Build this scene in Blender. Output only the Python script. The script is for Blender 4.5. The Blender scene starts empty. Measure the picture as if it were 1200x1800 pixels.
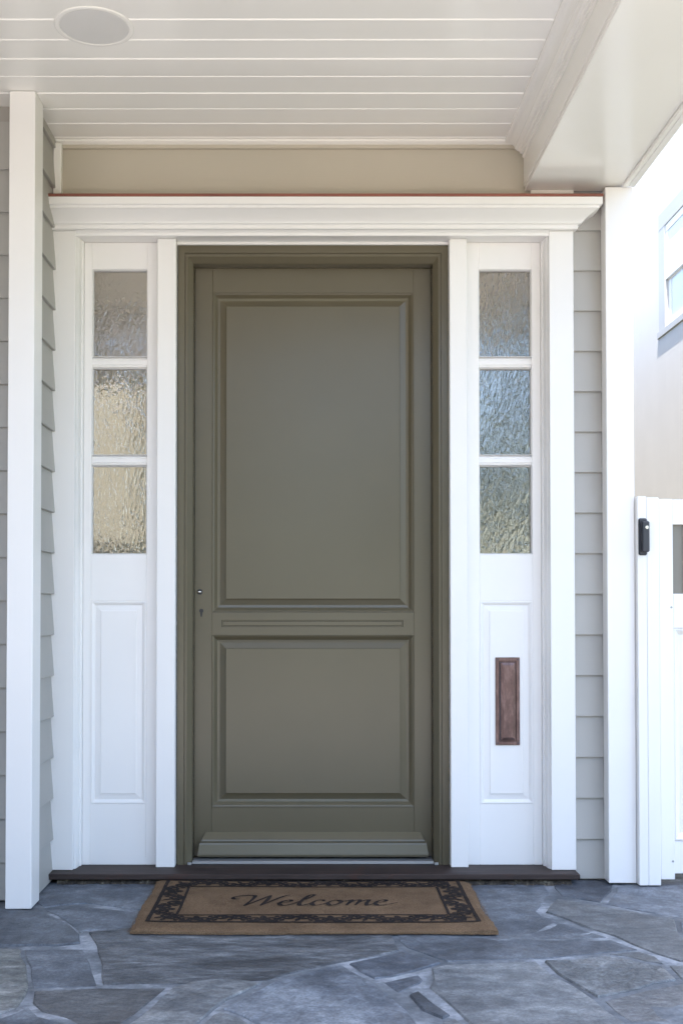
import bpy, bmesh, math, random
from mathutils import Vector, Matrix

# ------------------------------------------------------------------ camera, sky, sun, exposure
sc = bpy.context.scene
col = sc.collection
cam_d = bpy.data.cameras.new('camera')
cam_d.sensor_fit = 'VERTICAL'
cam_d.sensor_height = 36.0
cam_d.lens = 40.0
cam_d.shift_x = 50.0 / 1800.0
cam_d.shift_y = 128.0 / 1800.0
cam_d.clip_start = 0.05
cam_d.clip_end = 600.0
cam = bpy.data.objects.new('camera', cam_d)
cam.location = (0.0, -4.47, 1.035)
cam.rotation_euler = (math.radians(90 + 1.2), 0, 0)
col.objects.link(cam)
sc.camera = cam

SUN_EL, SUN_AZ = 76.0, 21.0          # high, from the front and a touch from the left
el, az = math.radians(SUN_EL), math.radians(SUN_AZ)
sun_dir = Vector((-math.cos(el) * math.sin(az), -math.cos(el) * math.cos(az), math.sin(el)))
world = bpy.data.worlds.new('World')
sc.world = world
world.use_nodes = True
wn = world.node_tree
bg = wn.nodes['Background']
sky = wn.nodes.new('ShaderNodeTexSky')
sky.sky_type = 'NISHITA'
sky.sun_disc = False
sky.sun_elevation = el
sky.sun_rotation = math.atan2(sun_dir.x, sun_dir.y)
sky.air_density = 1.0
sky.dust_density = 1.5
sky.ozone_density = 1.0
wn.links.new(sky.outputs['Color'], bg.inputs['Color'])
bg.inputs['Strength'].default_value = 0.14
sun_d = bpy.data.lights.new('sun', 'SUN')
sun_d.energy = 4.4
sun_d.angle = math.radians(0.53)
sun_d.color = (1.0, 0.93, 0.875)
sun = bpy.data.objects.new('sun', sun_d)
sun.rotation_euler = sun_dir.to_track_quat('Z', 'Y').to_euler()
sun.location = (-3, -8, 9)
col.objects.link(sun)

sc.view_settings.view_transform = 'Standard'
sc.view_settings.look = 'None'
sc.view_settings.gamma = 1.0
sc.view_settings.exposure = 2.35
sc.view_settings.use_curve_mapping = False
sc.render.engine = 'CYCLES'
sc.cycles.use_denoising = True
sc.cycles.max_bounces = 10
sc.cycles.diffuse_bounces = 6
sc.cycles.glossy_bounces = 5
sc.cycles.transmission_bounces = 8
sc.cycles.caustics_reflective = False
sc.cycles.caustics_refractive = False
sc.cycles.sample_clamp_indirect = 8.0

random.seed(7)

# ------------------------------------------------------------------ materials
def new_mat(name):
    m = bpy.data.materials.new(name)
    m.use_nodes = True
    return m, m.node_tree, m.node_tree.nodes['Principled BSDF']

def N(nt, t, **kw):
    n = nt.nodes.new(t)
    for k, v in kw.items():
        if k in n.inputs:
            n.inputs[k].default_value = v
        else:
            setattr(n, k, v)
    return n

def coords(nt, scale=(1, 1, 1), per_object=False):
    tc = N(nt, 'ShaderNodeTexCoord')
    mp = N(nt, 'ShaderNodeMapping')
    mp.inputs['Scale'].default_value = scale
    nt.links.new(tc.outputs['Object'], mp.inputs['Vector'])
    if per_object:
        oi = N(nt, 'ShaderNodeObjectInfo')
        mu = N(nt, 'ShaderNodeMath', operation='MULTIPLY')
        mu.inputs[1].default_value = 57.0
        nt.links.new(oi.outputs['Random'], mu.inputs[0])
        nt.links.new(mu.outputs[0], mp.inputs['Location'])
    return mp.outputs['Vector']

def ramp(nt, fac, stops):
    r = N(nt, 'ShaderNodeValToRGB')
    e = r.color_ramp.elements
    e[0].position, e[0].color = stops[0][0], (*stops[0][1], 1)
    e[1].position, e[1].color = stops[-1][0], (*stops[-1][1], 1)
    for p, c in stops[1:-1]:
        x = e.new(p)
        x.color = (*c, 1)
    nt.links.new(fac, r.inputs['Fac'])
    return r.outputs['Color']

def noise(nt, vec, scale, detail=4.0, rough=0.55):
    n = N(nt, 'ShaderNodeTexNoise')
    n.inputs['Scale'].default_value = scale
    n.inputs['Detail'].default_value = detail
    n.inputs['Roughness'].default_value = rough
    nt.links.new(vec, n.inputs['Vector'])
    return n.outputs['Fac']

def bump(nt, bsdf, height, strength, dist=0.002, prev=None):
    b = N(nt, 'ShaderNodeBump')
    b.inputs['Strength'].default_value = strength
    b.inputs['Distance'].default_value = dist
    nt.links.new(height, b.inputs['Height'])
    if prev is not None:
        nt.links.new(prev, b.inputs['Normal'])
    nt.links.new(b.outputs['Normal'], bsdf.inputs['Normal'])
    return b.outputs['Normal']

def mixc(nt, fac, a, b, mode='MIX'):
    m = N(nt, 'ShaderNodeMix', data_type='RGBA', blend_type=mode)
    for i, v in ((6, a), (7, b)):
        if isinstance(v, tuple):
            m.inputs[i].default_value = (*v, 1)
        else:
            nt.links.new(v, m.inputs[i])
    if isinstance(fac, float):
        m.inputs[0].default_value = fac
    else:
        nt.links.new(fac, m.inputs[0])
    return m.outputs[2]

def paint(name, c, rough=0.4, vary=0.05, grain=(3, 3, 60), bumpy=0.12, spec=0.5, per_object=True, dirt=0.0, rvar=0.08):
    m, nt, b = new_mat(name)
    v = coords(nt, (1, 1, 1), per_object)
    n1 = noise(nt, v, 2.2, 3)
    lo = tuple(x * (1 - vary) for x in c)
    hi = tuple(min(1, x * (1 + vary * 0.6)) for x in c)
    colr = ramp(nt, n1, [(0.3, lo), (0.7, hi)])
    if dirt:
        d = noise(nt, v, 14, 6, 0.7)
        df = N(nt, 'ShaderNodeMapRange')
        df.inputs[1].default_value = 0.60
        df.inputs[2].default_value = 0.80
        df.inputs[4].default_value = dirt
        nt.links.new(d, df.inputs[0])
        colr = mixc(nt, df.outputs[0], colr, tuple(x * 0.72 for x in c))
    nt.links.new(colr, b.inputs['Base Color'])
    v2 = coords(nt, grain, per_object)
    n2 = noise(nt, v2, 6.0, 4)
    rr = N(nt, 'ShaderNodeMapRange')
    rr.inputs[3].default_value = rough - rvar
    rr.inputs[4].default_value = rough + rvar
    nr = noise(nt, v, 5.0, 5, 0.6)
    av = N(nt, 'ShaderNodeMath', operation='ADD')
    hf = N(nt, 'ShaderNodeMath', operation='MULTIPLY')
    hf.inputs[1].default_value = 0.5
    nt.links.new(n2, av.inputs[0])
    nt.links.new(nr, av.inputs[1])
    nt.links.new(av.outputs[0], hf.inputs[0])
    nt.links.new(hf.outputs[0], rr.inputs[0])
    nt.links.new(rr.outputs[0], b.inputs['Roughness'])
    b.inputs['Specular IOR Level'].default_value = spec
    bump(nt, b, n2, bumpy, 0.0015)
    return m

M = {}
M['white'] = paint('white_paint', (0.80, 0.782, 0.765), 0.38, 0.02, (25, 25, 2.5), 0.03, dirt=0.05)
M['trim'] = paint('cream_trim_paint', (0.84, 0.82, 0.775), 0.24, 0.02, (8, 1, 8), 0.004, rvar=0.02)
M['ceiling'] = paint('ceiling_paint', (0.85, 0.828, 0.782), 0.17, 0.02, (1.5, 40, 40), 0.05, rvar=0.05)
M['siding'] = paint('grey_siding_paint', (0.385, 0.372, 0.348), 0.5, 0.05, (2, 2, 45), 0.25, dirt=0.12)
M['frieze'] = paint('bounce_tinted_siding_paint', (0.47, 0.43, 0.35), 0.42, 0.04, (2, 2, 45), 0.18)  # siding with the warm bounce light put into its colour
M['door'] = paint('olive_taupe_paint', (0.113, 0.096, 0.061), 0.25, 0.05, (9, 9, 4), 0.004, spec=0.42, rvar=0.05)
M['stucco'] = paint('white_stucco', (0.58, 0.565, 0.53), 0.8, 0.04, (60, 60, 60), 0.5, 0.2)
M['cream'] = paint('cream_window_paint', (0.43, 0.415, 0.385), 0.5, 0.03)
M['alu'] = paint('dull_aluminium', (0.36, 0.36, 0.36), 0.5, 0.06, (2, 40, 40), 0.05)
M['alu'].node_tree.nodes['Principled BSDF'].inputs['Metallic'].default_value = 0.6
M['black'] = paint('black_plastic', (0.025, 0.027, 0.036), 0.35, 0.1, (40, 40, 40), 0.1)
M['dark_hole'] = paint('hole_shade_black', (0.012, 0.011, 0.01), 0.5, 0.1)  # near-black colour stands in for the shade inside the lock holes
M['steel'] = paint('brushed_steel', (0.6, 0.58, 0.55), 0.25, 0.05)
M['steel'].node_tree.nodes['Principled BSDF'].inputs['Metallic'].default_value = 1.0
M['flashing'] = paint('red_brown_flashing', (0.25, 0.085, 0.06), 0.55, 0.25, (4, 40, 40), 0.3, dirt=0.4)
M['grille'] = paint('speaker_grille_paint', (0.70, 0.685, 0.66), 0.6, 0.02, (200, 200, 200), 0.5)
M['wall_core'] = paint('sheathing', (0.35, 0.33, 0.30), 0.8, 0.05)
M['inside'] = paint('interior_beige_plaster', (0.70, 0.66, 0.56), 0.7, 0.03)
M['inside_tan'] = paint('interior_tan_plaster', (0.26, 0.243, 0.20), 0.7, 0.03)
M['inside_dark'] = paint('interior_walnut_panel', (0.16, 0.145, 0.12), 0.5, 0.1)
M['inside_floor'] = paint('interior_oak', (0.55, 0.49, 0.40), 0.4, 0.15)
M['roof'] = paint('roof_shingle', (0.12, 0.11, 0.10), 0.85, 0.2)
M['slot'] = paint('taupe_panel', (0.21, 0.195, 0.165), 0.5, 0.06)
M['concrete'] = paint('pale_concrete', (0.46, 0.41, 0.37), 0.85, 0.08, (20, 20, 20), 0.3, 0.2, dirt=0.3)
M['shade'] = paint('window_shade', (0.75, 0.75, 0.74), 0.7, 0.02)
M['bark'] = paint('bark', (0.10, 0.075, 0.055), 0.9, 0.3, (30, 30, 4), 0.8)
M['beige_house'] = paint('beige_stucco', (0.50, 0.42, 0.30), 0.8, 0.06)

def sill_wood():
    m, nt, b = new_mat('dark_stained_wood')
    v = coords(nt, (1.2, 14, 14))
    n = noise(nt, v, 5, 6, 0.65)
    c = ramp(nt, n, [(0.25, (0.022, 0.014, 0.012)), (0.55, (0.044, 0.030, 0.026)), (0.8, (0.085, 0.060, 0.052))])
    v3 = coords(nt, (1, 1, 1))
    sc_ = noise(nt, v3, 9, 5, 0.7)
    mr = N(nt, 'ShaderNodeMapRange')
    mr.inputs[1].default_value = 0.58
    mr.inputs[2].default_value = 0.72
    nt.links.new(sc_, mr.inputs[0])
    c = mixc(nt, mr.outputs[0], c, (0.060, 0.026, 0.018))
    nt.links.new(c, b.inputs['Base Color'])
    b.inputs['Roughness'].default_value = 0.6
    b.inputs['Specular IOR Level'].default_value = 0.3
    bump(nt, b, n, 0.3, 0.002)
    return m
M['sill'] = sill_wood()

def copper():
    m, nt, b = new_mat('aged_copper')
    v = coords(nt, (1, 1, 0.3))
    n = noise(nt, v, 60, 6, 0.65)
    c = ramp(nt, n, [(0.3, (0.075, 0.048, 0.048)), (0.5, (0.125, 0.080, 0.074)), (0.7, (0.21, 0.140, 0.13))])
    nt.links.new(c, b.inputs['Base Color'])
    b.inputs['Metallic'].default_value = 0.75
    r = N(nt, 'ShaderNodeMapRange')
    r.inputs[3].default_value = 0.28
    r.inputs[4].default_value = 0.5
    nt.links.new(n, r.inputs[0])
    nt.links.new(r.outputs[0], b.inputs['Roughness'])
    bump(nt, b, n, 0.2, 0.001)
    return m
M['copper'] = copper()
M['copper_dark'] = paint('tarnished_copper', (0.055, 0.042, 0.05), 0.5, 0.2)

def stone(name, c0, c1, c2, relief, streak, warm=0.0, cleft=9.0):
    m, nt, b = new_mat(name)
    v = coords(nt, (1, 1, 1), True)
    vs = coords(nt, (1, streak, 1), True)
    big = noise(nt, vs, 3.2, 6, 0.62)
    fine = noise(nt, vs, 17, 10, 0.74)
    grit = noise(nt, v, 110, 4, 0.7)
    c = ramp(nt, big, [(0.36, c0), (0.5, c1), (0.65, c2)])
    f2 = ramp(nt, fine, [(0.36, (0.50, 0.51, 0.53)), (0.5, (0.90, 0.90, 0.91)), (0.64, (1.42, 1.42, 1.40))])
    c = mixc(nt, 0.8, c, f2, 'MULTIPLY')
    g2 = ramp(nt, grit, [(0.36, (0.66, 0.66, 0.67)), (0.64, (1.3, 1.3, 1.3))])
    c = mixc(nt, 0.7, c, g2, 'MULTIPLY')
    mid = noise(nt, vs, 7.5, 5, 0.65)
    c = mixc(nt, 0.85, c, ramp(nt, mid, [(0.38, (0.70, 0.71, 0.73)), (0.5, (1.0, 1.0, 1.0)), (0.62, (1.30, 1.29, 1.26))]), 'MULTIPLY')
    # rusty and whitish stains with a shape of their own
    st = noise(nt, v, 5.5, 5, 0.6)
    mr = N(nt, 'ShaderNodeMapRange')
    mr.inputs[1].default_value = 0.56
    mr.inputs[2].default_value = 0.74
    mr.inputs[4].default_value = 0.28 + warm
    nt.links.new(st, mr.inputs[0])
    c = mixc(nt, mr.outputs[0], c, (0.155 + warm * 0.05, 0.135, 0.118))
    oi = N(nt, 'ShaderNodeObjectInfo')
    hv = N(nt, 'ShaderNodeHueSaturation')
    vr = N(nt, 'ShaderNodeMapRange')
    vr.inputs[3].default_value = 0.66
    vr.inputs[4].default_value = 1.18
    nt.links.new(oi.outputs['Random'], vr.inputs[0])
    nt.links.new(vr.outputs[0], hv.inputs['Value'])
    hv.inputs['Saturation'].default_value = 0.72
    nt.links.new(c, hv.inputs['Color'])
    nt.links.new(hv.outputs['Color'], b.inputs['Base Color'])
    rr = N(nt, 'ShaderNodeMapRange')
    rr.inputs[3].default_value = 0.45
    rr.inputs[4].default_value = 0.72
    nt.links.new(fine, rr.inputs[0])
    nt.links.new(rr.outputs[0], b.inputs['Roughness'])
    cl = noise(nt, vs, cleft, 7, 0.6)
    nrm = bump(nt, b, cl, relief, 0.022)
    bump(nt, b, fine, 0.7, 0.007, nrm)
    return m
M['blue'] = stone('bluestone_blue', (0.085, 0.103, 0.130), (0.118, 0.140, 0.172), (0.160, 0.184, 0.215), 0.35, 1.0)
M['dark'] = stone('bluestone_dark', (0.070, 0.086, 0.115), (0.098, 0.118, 0.152), (0.135, 0.155, 0.19), 0.35, 1.0)
M['grey'] = stone('bluestone_grey', (0.108, 0.120, 0.132), (0.145, 0.158, 0.168), (0.185, 0.198, 0.205), 0.35, 1.4, 0.05)
M['brown'] = stone('bluestone_brown', (0.090, 0.094, 0.102), (0.122, 0.128, 0.136), (0.165, 0.170, 0.176), 0.5, 2.0, 0.1)
M['rough'] = stone('bluestone_cleft', (0.082, 0.088, 0.100), (0.155, 0.168, 0.185), (0.27, 0.285, 0.305), 1.0, 2.6, 0.1, 16.0)
M['rough2'] = stone('bluestone_pitted', (0.095, 0.105, 0.112), (0.14, 0.152, 0.160), (0.22, 0.235, 0.245), 0.9, 1.0, 0.05, 30.0)
M['pale'] = stone('bluestone_lichen', (0.10, 0.112, 0.118), (0.17, 0.178, 0.165), (0.32, 0.325, 0.32), 1.0, 1.8, 0.05, 9.0)

def mortar():
    m, nt, b = new_mat('pale_mortar')
    v = coords(nt)
    n = noise(nt, v, 3.5, 6, 0.7)
    f = noise(nt, v, 60, 5, 0.7)
    c = ramp(nt, n, [(0.40, (0.10, 0.11, 0.122)), (0.52, (0.18, 0.195, 0.213)), (0.64, (0.37, 0.39, 0.42))])
    c = mixc(nt, 0.6, c, ramp(nt, f, [(0.3, (0.65, 0.65, 0.65)), (0.7, (1.2, 1.2, 1.2))]), 'MULTIPLY')
    nt.links.new(c, b.inputs['Base Color'])
    b.inputs['Roughness'].default_value = 0.85
    bump(nt, b, f, 0.6, 0.004)
    return m
M['mortar'] = mortar()

def rubble():
    m, nt, b = new_mat('dirty_mortar')
    v = coords(nt)
    n = noise(nt, v, 22, 6, 0.75)
    c = ramp(nt, n, [(0.35, (0.018, 0.014, 0.012)), (0.55, (0.07, 0.055, 0.04)), (0.72, (0.34, 0.30, 0.22))])
    nt.links.new(c, b.inputs['Base Color'])
    b.inputs['Roughness'].default_value = 0.9
    bump(nt, b, n, 1.0, 0.01)
    return m
M['rubble'] = rubble()

def coir(name, c0, c1):
    m, nt, b = new_mat(name)
    v = coords(nt, (1, 1, 1))
    n = noise(nt, v, 260, 5, 0.75)
    l = noise(nt, v, 6, 5, 0.65)
    c = ramp(nt, n, [(0.3, c0), (0.7, c1)])
    c = mixc(nt, 0.9, c, ramp(nt, l, [(0.3, (0.66, 0.64, 0.62)), (0.7, (1.12, 1.1, 1.06))]), 'MULTIPLY')
    nt.links.new(c, b.inputs['Base Color'])
    b.inputs['Roughness'].default_value = 0.95
    b.inputs['Specular IOR Level'].default_value = 0.1
    bump(nt, b, n, 0.9, 0.004)
    return m
M['coir'] = coir('coir', (0.085, 0.053, 0.031), (0.32, 0.212, 0.130))
M['coir_black'] = coir('black_dyed_coir', (0.012, 0.010, 0.010), (0.060, 0.048, 0.044))

def textured_glass():
    m, nt, b = new_mat('rain_glass')
    b.inputs['Base Color'].default_value = (0.93, 0.93, 0.88, 1)
    b.inputs['Transmission Weight'].default_value = 1.0
    b.inputs['IOR'].default_value = 2.0
    b.inputs['Roughness'].default_value = 0.03
    v = coords(nt, (1, 1, 0.42), True)
    vo = N(nt, 'ShaderNodeTexVoronoi', feature='SMOOTH_F1')
    vo.inputs['Scale'].default_value = 105
    vo.inputs['Smoothness'].default_value = 0.6
    nz = noise(nt, v, 30, 4)
    wv = N(nt, 'ShaderNodeVectorMath', operation='ADD')
    cmb = N(nt, 'ShaderNodeCombineXYZ')
    mm = N(nt, 'ShaderNodeMath', operation='MULTIPLY')
    mm.inputs[1].default_value = 0.05
    nt.links.new(nz, mm.inputs[0])
    nt.links.new(mm.outputs[0], cmb.inputs[0])
    nt.links.new(mm.outputs[0], cmb.inputs[2])
    nt.links.new(v, wv.inputs[0])
    nt.links.new(cmb.outputs[0], wv.inputs[1])
    nt.links.new(wv.outputs[0], vo.inputs['Vector'])
    n1 = bump(nt, b, vo.outputs['Distance'], 0.20, 0.003)
    bump(nt, b, noise(nt, v, 9, 2), 0.16, 0.008, n1)
    return m
M['glass'] = textured_glass()

def opaque_pane():
    m, nt, b = new_mat('pale_opaque_pane')
    b.inputs['Base Color'].default_value = (0.66, 0.70, 0.74, 1)  # opaque pale blue stands in for mirrored sky and the lit blind
    b.inputs['Roughness'].default_value = 0.02
    b.inputs['Metallic'].default_value = 0.0
    b.inputs['IOR'].default_value = 1.45
    v = coords(nt)
    bump(nt, b, noise(nt, v, 3, 1), 0.05, 0.002)
    return m
M['pale_pane'] = opaque_pane()

def grass():
    m, nt, b = new_mat('lawn_green')
    v = coords(nt)
    n = noise(nt, v, 1.3, 8, 0.7)
    c = ramp(nt, n, [(0.3, (0.05, 0.075, 0.022)), (0.7, (0.11, 0.13, 0.045))])
    nt.links.new(c, b.inputs['Base Color'])
    b.inputs['Roughness'].default_value = 0.9
    bump(nt, b, noise(nt, v, 60, 5, 0.8), 1.0, 0.03)
    return m
M['grass'] = grass()

def leaf():
    m, nt, b = new_mat('leaf_green')
    oi = N(nt, 'ShaderNodeTexCoord')
    n = noise(nt, oi.outputs['Object'], 1.5, 3)
    c = ramp(nt, n, [(0.3, (0.03, 0.055, 0.018)), (0.7, (0.085, 0.125, 0.04))])
    nt.links.new(c, b.inputs['Base Color'])
    b.inputs['Roughness'].default_value = 0.6
    return m
M['leaf'] = leaf()

# ------------------------------------------------------------------ helpers
def link(name, mesh, mat, parent=None, loc=(0, 0, 0)):
    o = bpy.data.objects.new(name, mesh)
    if mat is not None and not mesh.materials:
        mesh.materials.append(M[mat])
    col.objects.link(o)
    o.location = loc
    if parent is not None:
        o.parent = parent
    return o

def thing(name, label, cat, loc=(0, 0, 0), group=None, kind=None):
    o = bpy.data.objects.new(name, None)
    o.empty_display_size = 0.1
    o.location = loc
    col.objects.link(o)
    o['label'] = label
    o['category'] = cat
    if group:
        o['group'] = group
    if kind:
        o['kind'] = kind
    return o

def tag(o, label, cat, group=None, kind=None):
    o['label'] = label
    o['category'] = cat
    if group:
        o['group'] = group
    if kind:
        o['kind'] = kind
    return o

def root_loc(p):
    v = Vector((0, 0, 0))
    while p is not None:
        v += p.location
        p = p.parent
    return v

def finish(name, bm, mat, parent=None, smooth=False):
    """turn a bmesh in place coordinates into one mesh object under its parent"""
    if parent is not None:
        bmesh.ops.translate(bm, verts=bm.verts, vec=-root_loc(parent))
    bmesh.ops.recalc_face_normals(bm, faces=bm.faces)
    me = bpy.data.meshes.new(name)
    bm.to_mesh(me)
    bm.free()
    if smooth:
        for p in me.polygons:
            p.use_smooth = True
    return link(name, me, mat, parent)

def add_box(bm, x0, x1, y0, y1, z0, z1, bev=0.0):
    r = bmesh.ops.create_cube(bm, size=1.0)
    vs = r['verts']
    for v in vs:
        v.co = Vector(((x0 + x1) / 2 + v.co.x * (x1 - x0), (y0 + y1) / 2 + v.co.y * (y1 - y0), (z0 + z1) / 2 + v.co.z * (z1 - z0)))
    if bev > 0:
        es = list({e for v in vs for e in v.link_edges})
        bmesh.ops.bevel(bm, geom=es, offset=bev, segments=1, affect='EDGES', profile=0.5)

def box(name, parent, mat, x0, x1, y0, y1, z0, z1, bev=0.0015):
    bm = bmesh.new()
    add_box(bm, min(x0, x1), max(x0, x1), min(y0, y1), max(y0, y1), min(z0, z1), max(z0, z1), bev)
    return finish(name, bm, mat, parent)

def rings(bm, x0, x1, z0, z1, prof, cap=False):
    """mitred rectangular moulding in the xz plane: prof = [(inset, y), ...] from the outside inwards"""
    prev = None
    for d, y in prof:
        cur = [bm.verts.new((x0 + d, y, z0 + d)), bm.verts.new((x1 - d, y, z0 + d)), bm.verts.new((x1 - d, y, z1 - d)), bm.verts.new((x0 + d, y, z1 - d))]
        if prev:
            for i in range(4):
                bm.faces.new((prev[i], prev[(i + 1) % 4], cur[(i + 1) % 4], cur[i]))
        prev = cur
    if cap:
        bm.faces.new(prev)

def prism_x(bm, prof, x0, x1):
    """closed yz profile swept along x"""
    a = [bm.verts.new((x0, y, z)) for y, z in prof]
    b = [bm.verts.new((x1, y, z)) for y, z in prof]
    n = len(prof)
    for i in range(n):
        bm.faces.new((a[i], a[(i + 1) % n], b[(i + 1) % n], b[i]))
    bm.faces.new(a)
    bm.faces.new(list(reversed(b)))

def prism_y(bm, prof, y0, y1):
    """closed xz profile swept along y"""
    a = [bm.verts.new((x, y0, z)) for x, z in prof]
    b = [bm.verts.new((x, y1, z)) for x, z in prof]
    n = len(prof)
    for i in range(n):
        bm.faces.new((a[i], a[(i + 1) % n], b[(i + 1) % n], b[i]))
    bm.faces.new(a)
    bm.faces.new(list(reversed(b)))

def disc(bm, c, r, y0, y1, n=24, axis='y'):
    """short cylinder along y or z round c"""
    ring = []
    for t in (y0, y1):
        row = []
        for i in range(n):
            a = 2 * math.pi * i / n
            if axis == 'y':
                row.append(bm.verts.new((c[0] + r * math.cos(a), t, c[1] + r * math.sin(a))))
            else:
                row.append(bm.verts.new((c[0] + r * math.cos(a), c[1] + r * math.sin(a), t)))
        ring.append(row)
    for i in range(n):
        bm.faces.new((ring[0][i], ring[0][(i + 1) % n], ring[1][(i + 1) % n], ring[1][i]))
    bm.faces.new(ring[0])
    bm.faces.new(ring[1])

def structure(o):
    o['kind'] = 'structure'
    return o

# ------------------------------------------------------------------ the ground
bm = bmesh.new()
v = [bm.verts.new(p) for p in ((-250, -250, -0.09), (250, -250, -0.09), (250, 250, -0.09), (-250, 250, -0.09))]
bm.faces.new(v)
structure(finish('lawn', bm, 'grass'))
structure(box('bounce_forecourt', None, 'concrete', -9.0, 9.0, -12.0, -4.42, -0.085, -0.03, 0.01))  # unseen pale paving, widened to bounce warm light into the porch

# ------------------------------------------------------------------ flagstone porch floor
patio = bpy.data.objects.new('flagstone_floor', None)
col.objects.link(patio)
patio['kind'] = 'structure'
bm = bmesh.new()
nx, ny = 90, 50
for j in range(ny + 1):
    for i in range(nx + 1):
        bm.verts.new((-6 + 8.15 * i / nx, -4.4 + 4.6 * j / ny, -0.0030 + random.uniform(-0.0012, 0.0010)))
bm.verts.ensure_lookup_table()
for j in range(ny):
    for i in range(nx):
        a = j * (nx + 1) + i
        bm.faces.new((bm.verts[a], bm.verts[a + 1], bm.verts[a + nx + 2], bm.verts[a + nx + 1]))
finish('mortar_bed', bm, 'mortar', patio, True)
box('bed_edge', patio, 'concrete', -6.0, 2.15, -4.4, 0.2, -0.09, -0.008, 0)

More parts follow.
